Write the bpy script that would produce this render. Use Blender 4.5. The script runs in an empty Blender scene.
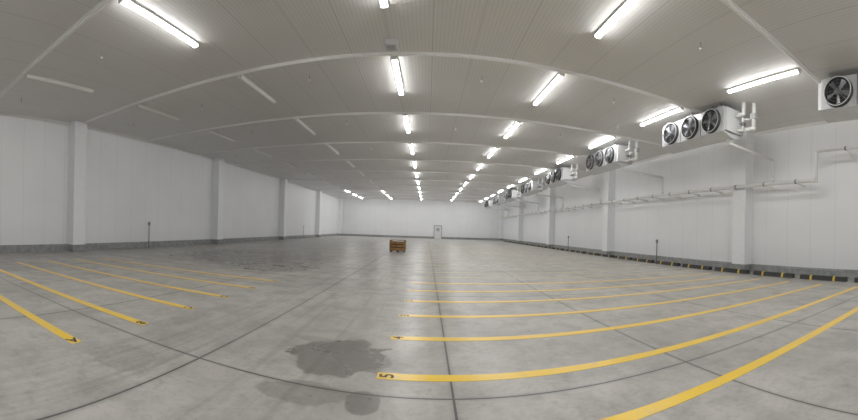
import bpy, bmesh, math, random
from mathutils import Vector, Matrix
random.seed(7)
sc = bpy.context.scene
try:
    sc.view_settings.view_transform = 'Standard'
    sc.view_settings.look = 'None'
    sc.view_settings.gamma = 1.15
except Exception as e:
    print(e)

# ---------------------------------------------------------------- room dims
XL, XR = -15.6, 13.4
YB, YF = -12.0, 61.0
H = 6.6
CAMH = 1.6

# ---------------------------------------------------------------- node helpers
class NT:
    def __init__(s, name):
        s.m = bpy.data.materials.new(name); s.m.use_nodes = True
        s.t = s.m.node_tree; s.n = s.t.nodes; s.l = s.t.links
        s.b = s.n['Principled BSDF']
    def set(s, sock, v):
        if isinstance(v, bpy.types.NodeSocket): s.l.new(v, sock)
        elif isinstance(v, (tuple, list)):
            v = tuple(v)
            if len(sock.default_value) == 4 and len(v) == 3: v = v + (1,)
            sock.default_value = v
        else: sock.default_value = v
    def math(s, op, a, b=0.0, c=0.0, clamp=False):
        n = s.n.new('ShaderNodeMath'); n.operation = op; n.use_clamp = clamp
        s.set(n.inputs[0], a); s.set(n.inputs[1], b); s.set(n.inputs[2], c)
        return n.outputs[0]
    def coords(s):
        n = s.n.new('ShaderNodeTexCoord'); return n.outputs['Object']
    def geo(s):
        n = s.n.new('ShaderNodeNewGeometry'); return n.outputs['Position']
    def sep(s, v):
        n = s.n.new('ShaderNodeSeparateXYZ'); s.l.new(v, n.inputs[0]); return n.outputs
    def comb(s, x, y, z):
        n = s.n.new('ShaderNodeCombineXYZ')
        s.set(n.inputs[0], x); s.set(n.inputs[1], y); s.set(n.inputs[2], z); return n.outputs[0]
    def noise(s, v, scale, detail=4, rough=0.55, dist=0.0):
        n = s.n.new('ShaderNodeTexNoise'); s.l.new(v, n.inputs['Vector'])
        n.inputs['Scale'].default_value = scale; n.inputs['Detail'].default_value = detail
        n.inputs['Roughness'].default_value = rough; n.inputs['Distortion'].default_value = dist
        return n.outputs[0]
    def ramp(s, v, a, b, lo=0.0, hi=1.0):
        n = s.n.new('ShaderNodeMapRange'); n.interpolation_type = 'SMOOTHSTEP'
        s.set(n.inputs['Value'], v)
        n.inputs['From Min'].default_value = a; n.inputs['From Max'].default_value = b
        n.inputs['To Min'].default_value = lo; n.inputs['To Max'].default_value = hi
        return n.outputs[0]
    def mix(s, f, a, b, mode='MIX'):
        n = s.n.new('ShaderNodeMix'); n.data_type = 'RGBA'; n.blend_type = mode
        s.set(n.inputs[0], f); s.set(n.inputs[6], a); s.set(n.inputs[7], b); return n.outputs[2]
    def bump(s, h, strength, dist):
        n = s.n.new('ShaderNodeBump'); n.inputs['Strength'].default_value = strength
        n.inputs['Distance'].default_value = dist; s.l.new(h, n.inputs['Height'])
        s.l.new(n.outputs[0], s.b.inputs['Normal'])
    def out(s, color=None, rough=None, metal=None, spec=None):
        if color is not None: s.set(s.b.inputs['Base Color'], color)
        if rough is not None: s.set(s.b.inputs['Roughness'], rough)
        if metal is not None: s.set(s.b.inputs['Metallic'], metal)
        if spec is not None: s.set(s.b.inputs['Specular IOR Level'], spec)
        return s.m

def simple(name, col, rough=0.5, metal=0.0, var=0.06, scale=6):
    t = NT(name)
    nz = t.noise(t.coords(), scale, 3)
    f = t.ramp(nz, 0.3, 0.7)
    c = t.mix(f, tuple(x*(1-var) for x in col), tuple(min(1, x*(1+var)) for x in col))
    return t.out(c, rough, metal)

def emis(name, col, st):
    t = NT(name)
    t.set(t.b.inputs['Base Color'], (0.9, 0.9, 0.9)); 
    t.set(t.b.inputs['Emission Color'], col); t.set(t.b.inputs['Emission Strength'], st)
    return t.m

# ---------------------------------------------------------------- materials
def mat_floor():
    t = NT('polished_concrete')
    P = t.geo(); x, y, z = t.sep(P)
    big = t.noise(P, 0.35, 5, 0.6)
    med = t.noise(P, 1.7, 6, 0.65, 0.4)
    fine = t.noise(P, 14, 5, 0.7)
    blot = t.noise(P, 4.5, 6, 0.7, 0.8)
    streak = t.noise(t.comb(t.math('MULTIPLY', x, 1.4), t.math('MULTIPLY', y, 0.35), 0.0), 1.3, 5, 0.6)
    c = t.mix(t.ramp(big, 0.3, 0.7), (0.32, 0.309, 0.285), (0.47, 0.456, 0.425))
    c = t.mix(t.ramp(med, 0.38, 0.68, 0, 0.6), c, (0.235, 0.226, 0.208))
    c = t.mix(t.ramp(streak, 0.48, 0.72, 0, 0.4), c, (0.52, 0.506, 0.475))
    c = t.mix(t.ramp(blot, 0.5, 0.68, 0, 0.4), c, (0.20, 0.192, 0.177))
    c = t.mix(t.ramp(fine, 0.45, 0.75, 0, 0.4), c, (0.19, 0.184, 0.172))
    # tyre scuffs running down the aisle
    tn = t.noise(t.comb(t.math('MULTIPLY', x, 5.0), t.math('MULTIPLY', y, 0.12), 0.0), 1.0, 3, 0.6, 0.3)
    aisle = t.ramp(t.math('ABSOLUTE', t.math('ADD', x, 2.3)), 0.8, 2.2, 1, 0)
    c = t.mix(t.math('MULTIPLY', aisle, t.ramp(tn, 0.48, 0.7, 0, 0.45)), c, (0.16, 0.154, 0.145))
    # stains / wet marks
    wn = t.noise(P, 2.2, 5, 0.6)
    wa = t.math('MULTIPLY', t.math('SUBTRACT', wn, 0.5), 1.1)
    mask = None
    st = [(-0.98, 4.2, 0.62, 0.62, 1.0), (-0.52, 3.13, 0.17, 0.2, 1.0), (-1.15, 3.15, 0.42, 0.26, .6),
          (-1.5, 4.7, 0.30, 0.12, .5), (-6.5, 5.6, 0.9, 0.4, .35), (-8.2, 16.0, 3.8, 4.2, 1.0), (-6.0, 12.5, 1.9, 2.0, .85),
          (-3.1, 2.7, 0.35, 0.4, .35), (5.0, 14.0, 2.0, 0.8, .25), (-2.2, 13.5, .4, 1.6, .4), (-3.4, 9.5, .9, 1.0, .3)]
    for cx, cy, rx, ry, s_ in st:
        dx = t.math('DIVIDE', t.math('SUBTRACT', x, cx), rx)
        dy = t.math('DIVIDE', t.math('SUBTRACT', y, cy), ry)
        d = t.math('SQRT', t.math('ADD', t.math('MULTIPLY', dx, dx), t.math('MULTIPLY', dy, dy)))
        d = t.math('ADD', d, t.math('MULTIPLY', wa, 1.3))
        m = t.ramp(d, 0.9, 1.08, s_, 0.0)
        mask = m if mask is None else t.math('MAXIMUM', mask, m)
    wet = mask
    c = t.mix(t.math('MULTIPLY', wet, 0.68), c, (0.085, 0.081, 0.075))
    # control joints
    jx = t.math('LESS_THAN', t.math('PINGPONG', t.math('SUBTRACT', x, 0.3), 1.38), 0.012)
    jy = t.math('LESS_THAN', t.math('PINGPONG', t.math('SUBTRACT', y, 3.3), 2.55), 0.012)
    j = t.math('MAXIMUM', jx, jy)
    soft = t.math('MAXIMUM', t.ramp(t.math('PINGPONG', t.math('SUBTRACT', x, 0.3), 1.38), 0.0, 0.07, .4, 0),
                  t.ramp(t.math('PINGPONG', t.math('SUBTRACT', y, 3.3), 2.55), 0.0, 0.07, .4, 0))
    c = t.mix(soft, c, (0.16, 0.155, 0.15))
    c = t.mix(t.math('MULTIPLY', j, 0.9), c, (0.03, 0.03, 0.03))
    r = t.ramp(med, 0.3, 0.8, 0.30, 0.42)
    r = t.math('SUBTRACT', r, t.math('MULTIPLY', wet, 0.06))
    t.bump(t.math('ADD', t.math('MULTIPLY', med, 0.6), t.math('MULTIPLY', fine, 0.15)), 0.04, 0.01)
    return t.out(c, r, 0, 0.38)

def mat_panel(name, axis, base, pitch, jw=0.010, dark=0.66):
    t = NT(name)
    P = t.geo(); s = t.sep(P)
    u = s[axis]
    d = t.math('PINGPONG', u, pitch/2)
    j = t.math('LESS_THAN', d, jw)
    n = t.noise(P, 0.4, 4)
    c = t.mix(t.ramp(n, 0.3, 0.7), tuple(v*0.96 for v in base), base)
    sm = t.noise(P, 2.5, 5, 0.7)
    c = t.mix(t.ramp(sm, 0.55, 0.75, 0, 0.08), c, tuple(v*0.6 for v in base))
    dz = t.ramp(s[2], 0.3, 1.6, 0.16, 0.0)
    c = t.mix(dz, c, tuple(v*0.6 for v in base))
    c = t.mix(t.math('MULTIPLY', j, 1-dark), c, tuple(v*0.55 for v in base))
    return t.out(c, 0.38, 0, 0.4)

def mat_ceiling():
    t = NT('ceiling_ribbed_panel')
    P = t.geo(); s = t.sep(P)
    rib = t.math('LESS_THAN', t.math('PINGPONG', s[0], 0.05), 0.012)
    pj = t.math('LESS_THAN', t.math('PINGPONG', s[0], 0.575), 0.014)
    n = t.noise(P, 0.25, 3)
    c = t.mix(t.ramp(n, 0.3, 0.7), (0.72, 0.708, 0.692), (0.76, 0.748, 0.732))
    c = t.mix(t.math('MULTIPLY', rib, 0.25), c, (0.40, 0.40, 0.40))
    c = t.mix(t.math('MULTIPLY', pj, 0.4), c, (0.36, 0.36, 0.36))
    return t.out(c, 0.40, 0, 0.5)

def mat_yellow(name, wear, col=(0.88, 0.57, 0.025)):
    t = NT(name)
    P = t.geo()
    n = t.noise(P, 5, 6, 0.7)
    n2 = t.noise(P, 35, 4, 0.7)
    f = t.ramp(t.math('ADD', t.math('MULTIPLY', n, .6), t.math('MULTIPLY', n2, .4)), 0.62-wear*0.3, 0.72-wear*0.15)
    c = t.mix(t.math('MULTIPLY', f, 0.75), col, (0.50, 0.44, 0.32))
    return t.out(c, 0.28)

M = {}
WB = (0.885, 0.90, 0.92)
M['floor'] = mat_floor()
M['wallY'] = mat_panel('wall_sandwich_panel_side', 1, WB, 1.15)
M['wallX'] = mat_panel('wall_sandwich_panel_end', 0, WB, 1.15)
M['ceil'] = mat_ceiling()
M['pillar'] = simple('pillar_cladding', WB, 0.4, 0, 0.02)
M['kerb'] = simple('kerb_concrete', (0.25, 0.26, 0.26), 0.7, 0, 0.2, 4)
M['trim'] = simple('trim_white', (0.92, 0.92, 0.91), 0.4, 0, 0.02)
M['line'] = mat_yellow('yellow_line_paint', 0.3)
M['line_old'] = mat_yellow('yellow_line_paint_faded', 0.7, (0.74, 0.60, 0.22))
M['line_dull'] = mat_yellow('yellow_line_paint_dirty', 0.6, (0.20, 0.16, 0.08))
M['blackpaint'] = simple('black_paint', (0.015, 0.015, 0.015), 0.5)
M['rubber'] = simple('black_rubber', (0.02, 0.02, 0.022), 0.65)
M['ylw'] = simple('yellow_reflector', (0.75, 0.5, 0.03), 0.45)
M['house'] = simple('light_housing', (0.8, 0.8, 0.79), 0.4, 0, 0.02)
M['tube'] = emis('led_diffuser_lit', (1.0, 0.985, 0.96), 42.0)
M['tube_off'] = simple('led_diffuser_unlit', (0.9, 0.9, 0.88), 0.3, 0, 0.02)
M['galv'] = simple('galvanised_sheet', (0.50, 0.51, 0.52), 0.38, 0.3, 0.1, 3)
M['galv_l'] = simple('white_sheet', (0.66, 0.67, 0.68), 0.4, 0.0, 0.04, 3)
M['dark'] = simple('fan_opening_dark', (0.02, 0.022, 0.025), 0.6)
M['blade'] = simple('fan_blade_alu', (0.22, 0.23, 0.25), 0.35, 0.6)
M['wire'] = simple('guard_wire', (0.16, 0.16, 0.17), 0.4, 0.6)
M['pvc'] = simple('white_pvc', (0.80, 0.80, 0.79), 0.35, 0, 0.02)
M['clamp'] = simple('clamp_steel', (0.22, 0.22, 0.23), 0.5, 0.5)
M['wood'] = simple('brown_timber', (0.26, 0.13, 0.04), 0.7, 0, 0.3, 5)
M['wood_d'] = simple('dark_timber', (0.05, 0.03, 0.015), 0.8, 0, 0.3, 5)
M['door'] = simple('door_white', (0.78, 0.79, 0.80), 0.4, 0, 0.02)
M['doorglass'] = simple('door_view_panel', (0.45, 0.47, 0.48), 0.2, 0, 0.02)
M['frame'] = simple('door_frame_grey', (0.30, 0.31, 0.32), 0.45)
M['steelgrey'] = simple('grey_conduit', (0.22, 0.23, 0.24), 0.45, 0.5)

# ---------------------------------------------------------------- mesh helpers
class MB:
    def __init__(s): s.bm = bmesh.new(); s.mats = []
    def mi(s, m):
        if m not in s.mats: s.mats.append(m)
        return s.mats.index(m)
    def _fin(s, verts, m, smooth=False):
        i = s.mi(m); fs = set()
        for v in verts:
            for f in v.link_faces: fs.add(f)
        for f in fs: f.material_index = i; f.smooth = smooth
    def box(s, x0, x1, y0, y1, z0, z1, m, bev=0):
        r = bmesh.ops.create_cube(s.bm, size=1)
        for v in r['verts']:
            v.co = Vector((x0 if v.co.x < 0 else x1, y0 if v.co.y < 0 else y1, z0 if v.co.z < 0 else z1))
        s._fin(r['verts'], m)
        if bev:
            es = list({e for v in r['verts'] for e in v.link_edges})
            rr = bmesh.ops.bevel(s.bm, geom=es, offset=bev, segments=2, affect='EDGES', profile=0.5)
            i = s.mi(m)
            for f in rr['faces']: f.material_index = i
    def prism(s, pts, a0, a1, axis, m):
        def mk(p, a):
            if axis == 'Y': return (p[0], a, p[1])
            if axis == 'X': return (a, p[0], p[1])
            return (p[0], p[1], a)
        A = [s.bm.verts.new(mk(p, a0)) for p in pts]; B = [s.bm.verts.new(mk(p, a1)) for p in pts]
        i = s.mi(m); n = len(pts); fs = []
        fs.append(s.bm.faces.new(A)); fs.append(s.bm.faces.new(B[::-1]))
        for k in range(n):
            fs.append(s.bm.faces.new((A[k], B[k], B[(k+1) % n], A[(k+1) % n])))
        for f in fs: f.material_index = i
        bmesh.ops.recalc_face_normals(s.bm, faces=fs)
    def cyl(s, p, q, r, m, seg=12, r2=None):
        p = Vector(p); q = Vector(q); d = q-p; L = d.length
        mt = Matrix.Translation((p+q)/2) @ d.to_track_quat('Z', 'Y').to_matrix().to_4x4()
        k = bmesh.ops.create_cone(s.bm, cap_ends=True, segments=seg, radius1=r, radius2=r if r2 is None else r2, depth=L, matrix=mt)
        s._fin(k['verts'], m, seg > 8)
    def ball(s, p, r, m):
        k = bmesh.ops.create_uvsphere(s.bm, u_segments=12, v_segments=8, radius=r, matrix=Matrix.Translation(p))
        s._fin(k['verts'], m, True)
    def pipe(s, pts, r, m, seg=10):
        for a, b in zip(pts[:-1], pts[1:]): s.cyl(a, b, r, m, seg)
        for a in pts[1:-1]: s.ball(Vector(a), r*1.12, m)
    def ring(s, c, R, r, m, n=28, k=6):
        vs = []
        for a in range(n):
            A = 2*math.pi*a/n; row = []
            for b in range(k):
                B = 2*math.pi*b/k; rr = R + r*math.cos(B)
                row.append(s.bm.verts.new((c[0]+r*math.sin(B), c[1]+rr*math.cos(A), c[2]+rr*math.sin(A))))
            vs.append(row)
        i = s.mi(m)
        for a in range(n):
            for b in range(k):
                f = s.bm.faces.new((vs[a][b], vs[(a+1) % n][b], vs[(a+1) % n][(b+1) % k], vs[a][(b+1) % k]))
                f.material_index = i; f.smooth = True
    def mesh(s, name):
        me = bpy.data.meshes.new(name); s.bm.to_mesh(me); s.bm.free()
        for m in s.mats: me.materials.append(M[m])
        return me
    def obj(s, name, loc=(0, 0, 0)):
        o = bpy.data.objects.new(name, s.mesh(name)); o.location = loc
        sc.collection.objects.link(o); return o

def inst(name, me, loc):
    o = bpy.data.objects.new(name, me); o.location = loc; sc.collection.objects.link(o); return o

# ---------------------------------------------------------------- shell
b = MB(); b.box(XL-.2, XR+.2, YB-.2, YF+.2, -.2, 0, 'floor'); b.obj('floor')
b = MB(); b.box(XL-.2, XR+.2, YB-.2, YF+.2, H, H+.2, 'ceil'); b.obj('ceiling')
b = MB(); b.box(XL-.2, XL, YB-.2, YF+.2, 0, H, 'wallY'); b.obj('wall_left')
b = MB(); b.box(XR, XR+.2, YB-.2, YF+.2, 0, H, 'wallY'); b.obj('wall_right')
b = MB(); b.box(XL, XR, YF, YF+.2, 0, H, 'wallX'); b.obj('wall_back')
b = MB(); b.box(XL, XR, YB-.2, YB, 0, H, 'wallX'); b.obj('wall_front')

def kerb_y(xa, sgn, name):
    b = MB(); w = .14*sgn; c = .04*sgn
    b.prism([(xa, 0), (xa+w, 0), (xa+w, .30), (xa+w-c, .36), (xa, .36)], YB, YF, 'Y', 'kerb'); b.obj(name)
kerb_y(XL, 1, 'baseboard_left'); kerb_y(XR, -1, 'baseboard_right')
b = MB(); b.box(XL+.14, 1.2, YF-.14, YF, 0, .34, 'kerb'); b.box(2.6, XR-.14, YF-.14, YF, 0, .34, 'kerb'); b.obj('baseboard_back')
b = MB(); b.box(XL+.14, XR-.14, YB, YB+.14, 0, .34, 'kerb'); b.obj('baseboard_front')

for nm, xa, sg in (('trim_left', XL, 1), ('trim_right', XR, -1)):
    b = MB(); b.prism([(xa, H), (xa+.12*sg, H), (xa, H-.12)], YB, YF, 'Y', 'trim'); b.obj(nm)
b = MB(); b.prism([(YF, H), (YF-.12, H), (YF, H-.12)], XL+.12, XR-.12, 'X', 'trim'); b.obj('trim_back')

# pillars
for k in range(-1, 5):
    for xa, sg, yo in ((XL, 1, 9.4), (XR, -1, 9.98)):
        y = yo + 12.6*k
        b = MB()
        x0, x1 = sorted((xa, xa+.62*sg))
        b.box(x0, x1, y, y+.75, 0.0, H, 'pillar', .012)
        k0, k1 = sorted((xa+.1*sg, xa+.65*sg))
        b.box(k0, k1, y-.03, y+.78, 0, .355, 'kerb')
        b.obj('pillar')

# ceiling rails (transverse)
k = 0
y = 4.85 - 5.1*3
while y < YF-1:
    b = MB()
    b.box(XL+.12, XR-.12, y-.075, y+.075, H-.03, H, 'trim')
    b.box(XL+.12, XR-.12, y-.03, y+.03, H-.07, H-.03, 'trim')
    b.obj('trim_%d' % (k+1)); k += 1
    y += 5.1

# ceiling sprinklers
b = MB()
for iy in range(-1, 11):
    for xx in (-13.0, -8.8, -3.6, 1.3, 6.3):
        yy = 6.3 + iy*5.1 + random.uniform(-.6, .6); x_ = xx + random.uniform(-.5, .5)
        b.cyl((x_, yy, H-.16), (x_, yy, H), .012, 'steelgrey', 8); b.cyl((x_, yy, H-.2), (x_, yy, H-.15), .035, 'pvc', 10)
b.obj('ceiling_sprinklers')

# ---------------------------------------------------------------- lights
def fixture(lit):
    b = MB(); L = 2.75
    b.prism([(-.085, 0), (.085, 0), (.085, -.05), (-.085, -.05)], 0, L, 'Y', 'house')
    pts = [(.075*math.cos(a), -.0505-.055*math.sin(a)) for a in [math.pi*i/12 for i in range(13)]]
    b.prism(pts, .04, L-.04, 'Y', 'tube' if lit else 'tube_off')
    b.box(-.085, .085, 0, .04, -.11, -.05, 'house'); b.box(-.085, .085, L-.04, L, -.11, -.05, 'house')
    return b.mesh('ceiling_batten_light')
FL, FU = fixture(True), fixture(False)
for ci, X in enumerate((-11.15, -6.15, -1.1, 3.95, 8.88)):
    for r in range(-3, 11):
        y = 5.0 + 5.1*r
        lit = True
        if ci == 0: lit = r >= 8
        if ci == 1: lit = r <= 0 or r >= 8
        inst('ceiling_batten_light', FL if lit else FU, (X, y, H))

b = MB(); b.box(-.17, .17, -.17, .17, -.14, 0, 'galv_l', .01); b.box(-.12, .12, -.12, .12, -.17, -.14, 'galv'); b.obj('ceiling_junction_box', (-1.1, 9.35, H))

# ---------------------------------------------------------------- evaporators
def evaporator():
    b = MB(); L = 3.5; D = 1.05; z0, z1 = -1.25, -.18
    b.box(0, D, 0, L, z0+.12, z1, 'galv', .015)
    b.prism([(-.06, z0+.12), (D+.04, z0+.12), (D*.62, z0-.04), (D*.38, z0-.04)], -.05, L+.05, 'Y', 'galv_l')
    b.box(.05, D-.05, -.14, 0, z0+.16, z1-.05, 'galv_l', .01); b.box(.05, D-.05, L, L+.12, z0+.16, z1-.05, 'galv_l', .01)
    zc = (z0+.12+z1)/2
    for i in range(3):
        yc = L*(i+.5)/3
        n = 32; R = .44
        vs = []
        for a in range(n):
            A = 2*math.pi*a/n; ca, sa = math.cos(A), math.sin(A)
            vs.append([b.bm.verts.new((-.0, yc+(R+.02)*ca, zc+(R+.02)*sa)), b.bm.verts.new((-.13, yc+R*ca, zc+R*sa)),
                       b.bm.verts.new((-.13, yc+(R-.025)*ca, zc+(R-.025)*sa)), b.bm.verts.new((-.005, yc+(R-.03)*ca, zc+(R-.03)*sa))])
        ii = b.mi('dark')
        for a in range(n):
            for q in range(3):
                f = b.bm.faces.new((vs[a][q], vs[(a+1) % n][q], vs[(a+1) % n][q+1], vs[a][q+1])); f.material_index = ii if q != 1 else b.mi('galv_l'); f.smooth = True
        b.cyl((-.012, yc, zc), (-.002, yc, zc), R-.02, 'dark', 32)
        b.cyl((-.10, yc, zc), (-.01, yc, zc), .095, 'blade', 16)
        for q in range(5):
            A = 2*math.pi*q/5 + i*.4
            def P(r, da, x): return (x, yc+r*math.cos(A+da), zc+r*math.sin(A+da))
            pv = [b.bm.verts.new(P(.08, -.3, -.09)), b.bm.verts.new(P(.37, -.12, -.10)), b.bm.verts.new(P(.37, .30, -.04)), b.bm.verts.new(P(.08, .5, -.03))]
            f = b.bm.faces.new(pv); f.material_index = b.mi('blade')
        for rr in (.12, .22, .32, .4):
            b.ring((-.14, yc, zc), rr, .006, 'wire', 24, 4)
        for q in range(4):
            A = math.pi*q/4
            b.cyl((-.14, yc-.42*math.cos(A), zc-.42*math.sin(A)), (-.14, yc+.42*math.cos(A), zc+.42*math.sin(A)), .006, 'wire', 6)
        if i: b.box(-.008, 0, L*i/3-.012, L*i/3+.012, z0+.14, z1-.02, 'dark')
    for yy in (.25, L/2, L-.25):
        for xx in (.08, D-.08):
            b.cyl((xx, yy, z1), (xx, yy, 0), .015, 'steelgrey', 8)
        b.box(0, D, yy-.03, yy+.03, z1, z1+.05, 'galv')
    return b.mesh('evaporator_fan_unit')
EV = evaporator()
XU = 9.45
XP = 12.60
def unit_pipes():
    """refrigerant + drain pipework at the near end of a unit, local coords"""
    b = MB()
    xa = .55; W = XP-XU
    b.pipe([(xa, -.14, -.45), (xa, -.5, -.45), (xa, -.5, -.02)], .065, 'pvc')
    b.pipe([(xa+.3, -.14, -.95), (xa+.3, -.75, -.95), (xa+.3, -.75, -.02)], .08, 'pvc')
    b.pipe([(xa+.1, -.14, -1.0), (xa+.1, -.4, -1.0), (xa+.1, -.4, -.6), (xa+.3, -.6, -.6)], .045, 'pvc')
    b.box(xa+.2, xa+.4, -.86, -.64, -.62, -.4, 'galv', .02)
    b.cyl((xa+.1, -.4, -.8), (xa-.12, -.4, -.8), .03, 'clamp')
    b.box(xa+.02, xa+.18, -.48, -.32, -.85, -.72, 'clamp')
    b.pipe([(xa, .2, -1.28), (xa, .2, -1.42), (W, -.1, -1.62), (W, -.1, 4.03-H)], .065, 'pvc')
    b.cyl((W, -.1, 4.04-H), (W, -.1, 4.18-H), .09, 'pvc')
    return b.mesh('pipework')
PW = unit_pipes()
for i in range(-1, 8):
    y0 = .92 + 7.55*i + (.15 if i == 0 else 0)
    if y0+3.5 > YF-.5: break
    e = inst('evaporator_fan_unit', EV, (XU, y0, H))
    if i >= 1:
        p = inst('pipework', PW, (0, 0, 0)); p.parent = e

# main drain line
b = MB()
zz = 3.96; xp = XP
b.pipe([(xp, YB+.3, 5.14), (xp, 6.25, 5.14), (xp, 6.25, zz-.1)], .065, 'pvc')
b.pipe([(xp, 6.45, zz), (xp, YF-.4, zz)], .08, 'pvc')
b.cyl((xp, 6.42, zz), (xp, 6.3, zz), .1, 'pvc')
clamps = []
y = 7.2
while y < YF-1:
    b.cyl((xp, y-.03, zz), (xp, y+.03, zz), .098, 'clamp'); clamps.append((y, zz-.06)); y += 1.6
y = YB+1
while y < 6:
    b.cyl((xp, y-.03, 5.14), (xp, y+.03, 5.14), .085, 'clamp'); clamps.append((y, 5.08)); y += 1.6
pipe_obj = b.obj('drain_pipe')
bb = MB(); bb.box(XP+.09, XR, -.02, .02, -.02, .02, 'trim'); bb.box(XR-.02, XR, -.05, .05, -.12, .12, 'trim')
bb.prism([(XP+.2, -.02), (XR-.02, -.02), (XR-.02, -.12)], -.01, .01, 'Y', 'trim')
BR = bb.mesh('pipe_bracket')
for (y, z) in clamps:
    # wall brackets only between pillars
    f = (y - 9.98) % 12.6
    if f < .85 or f > 12.5: continue
    inst('pipe_bracket', BR, (0, y, z))

def conduit(x, y, h, sg):
    b = MB()
    b.cyl((x, y, 0), (x, y, h), .035, 'steelgrey'); b.box(x-.05, x+.05, y-.06, y+.06, h-.08, h+.12, 'steelgrey', .01)
    b.cyl((x, y, 0), (x, y, .03), .1, 'steelgrey')
    b.obj('sensor_post')
conduit(XL+.35, 15.0, 1.45, 1); conduit(XL+.35, 41.5, 1.45, 1)
conduit(XR-.35, 16.9, 1.25, -1); conduit(XR-.35, 30.5, 1.25, -1)

# ---------------------------------------------------------------- wheel stops
def stop():
    b = MB()
    prof = [(-.13, 0), (.13, 0), (.085, .17), (-.085, .17)]
    segs = [(0, .44, 'rubber'), (.44, .53, 'ylw'), (.53, 1.42, 'rubber'), (1.42, 1.51, 'ylw'), (1.51, 1.95, 'rubber')]
    for a, c, m in segs: b.prism(prof, a, c, 'Y', m)
    return b.mesh('wheel_stop')
WS = stop()
y = -9.0
while y < 55:
    inst('wheel_stop', WS, (12.35, y, 0)); y += 2.3

# ---------------------------------------------------------------- floor lines
def text_mesh(ch, size):
    cu = bpy.data.curves.new('t', 'FONT'); cu.body = ch; cu.size = size; cu.align_x = 'CENTER'; cu.align_y = 'CENTER'
    cu.offset = .006
    o = bpy.data.objects.new('t', cu); sc.collection.objects.link(o)
    dg = bpy.context.evaluated_depsgraph_get(); me = bpy.data.meshes.new_from_object(o.evaluated_get(dg))
    bpy.data.objects.remove(o); me.materials.clear(); me.materials.append(M['blackpaint']); return me
def line(x0, x1, y, m, ch=None, side=0, rot=0.0):
    b = MB(); w = .08 if m == 'line' else .06
    piv = x0 if side else x1
    b.box(x0-piv, x1-piv, -w, w, 0.0, .004, m)
    o = b.obj('floor_marking_line', (piv, y, 0)); o.rotation_euler = (0, 0, rot)
    if ch:
        t = bpy.data.objects.new('digit', text_mesh(ch, .22)); sc.collection.objects.link(t)
        t.location = (.11 if side else -.11, 0, .0055); t.rotation_euler = (0, 0, math.radians(90 if side else -90))
        t.parent = o
for k in range(0, 26):
    y = (2.54, 3.75, 5.09)[k] if k < 3 else 2.46 + 1.32*k
    m = 'line' if k < 7 else 'line_old'
    line(-.50 + .012*k, 11.2, y, m, str(6-k) if 0 < k < 6 else None, 1, .018)
for k in range(0, 18):
    y = 2.47 + 1.31*k
    m = 'line' if k < 6 else 'line_dull'
    line(-12.0, (-3.8, -3.88, -3.98)[k] if k < 3 else -4.05, y, m, 'ABCDEF'[k] if k < 6 else None, 0)

# ---------------------------------------------------------------- crate
b = MB()
w, d, h = 1.05, 1.0, .78
for xx in (-.45, 0, .45): b.box(xx-.05, xx+.05, -d/2, d/2, 0, .1, 'wood_d')
for i in range(6):
    x0 = -w/2 + i*w/6; b.box(x0+.01, x0+w/6-.01, -d/2, d/2, .1, .125, 'wood')
b.box(-w/2+.04, w/2-.04, -d/2+.04, d/2-.04, .125, h-.1, 'wood_d')
for sx in (-1, 1):
    for sy in (-1, 1):
        b.box(sx*(w/2-.05)-.05, sx*(w/2-.05)+.05, sy*(d/2-.05)-.05, sy*(d/2-.05)+.05, .125, h, 'wood')
for z in (.16, .36, .56):
    for sy in (-1, 1): b.box(-w/2, w/2, sy*d/2-.012, sy*d/2+.012, z, z+.13, 'wood')
    for sx in (-1, 1): b.box(sx*w/2-.012, sx*w/2+.012, -d/2, d/2, z, z+.13, 'wood')
for i in range(6):
    x0 = -w/2 + i*w/6; b.box(x0+.008, x0+w/6-.008, -d/2-.02, d/2+.02, h, h+.03, 'wood')
b.obj('wooden_crate', (-1.95, 23.8, 0))

# ---------------------------------------------------------------- door on the back wall
b = MB(); y = YF-.002
b.box(1.2, 1.3, y-.1, y, 0, 2.25, 'frame'); b.box(2.5, 2.6, y-.1, y, 0, 2.25, 'frame'); b.box(1.2, 2.6, y-.1, y, 2.2, 2.32, 'frame')
b.box(1.3, 2.5, y-.06, y, 0, 2.2, 'door'); b.box(1.6, 2.2, y-.07, y-.06, 1.3, 1.85, 'doorglass'); b.box(2.33, 2.43, y-.14, y-.06, 1.0, 1.06, 'clamp')
b.obj('door_1')

# ---------------------------------------------------------------- world
w = bpy.data.worlds.new('world'); sc.world = w; w.use_nodes = True
w.node_tree.nodes['Background'].inputs[0].default_value = (.5, .5, .5, 1); w.node_tree.nodes['Background'].inputs[1].default_value = .3

# ---------------------------------------------------------------- camera: cylindrical panorama
cam = bpy.data.cameras.new('camera'); co = bpy.data.objects.new('camera', cam); sc.collection.objects.link(co)
co.location = (0, 0, CAMH)
F = 350.0; cx = 427.0; hy = 229.2
co.rotation_euler = (Matrix.Rotation(math.radians(90), 4, 'X') @ Matrix.Rotation(math.radians(1.75), 4, 'Z')).to_euler()
cam.type = 'PANO'
tgt = cam.cycles if hasattr(cam, 'cycles') and hasattr(cam.cycles, 'panorama_type') else cam
try:
    tgt.panorama_type = 'CENTRAL_CYLINDRICAL'
    tgt.central_cylindrical_range_u_min = -cx/F
    tgt.central_cylindrical_range_u_max = (858-cx)/F
    tgt.central_cylindrical_range_v_min = -(420-hy)/F
    tgt.central_cylindrical_range_v_max = hy/F
    tgt.central_cylindrical_radius = 1.0
except Exception as e:
    print('CENTRAL FAIL', e)
    tgt.panorama_type = 'EQUIRECTANGULAR'
    tgt.longitude_min = -cx/F; tgt.longitude_max = (858-cx)/F
    tgt.latitude_min = -math.atan((420-hy)/F); tgt.latitude_max = math.atan(hy/F)
sc.camera = co
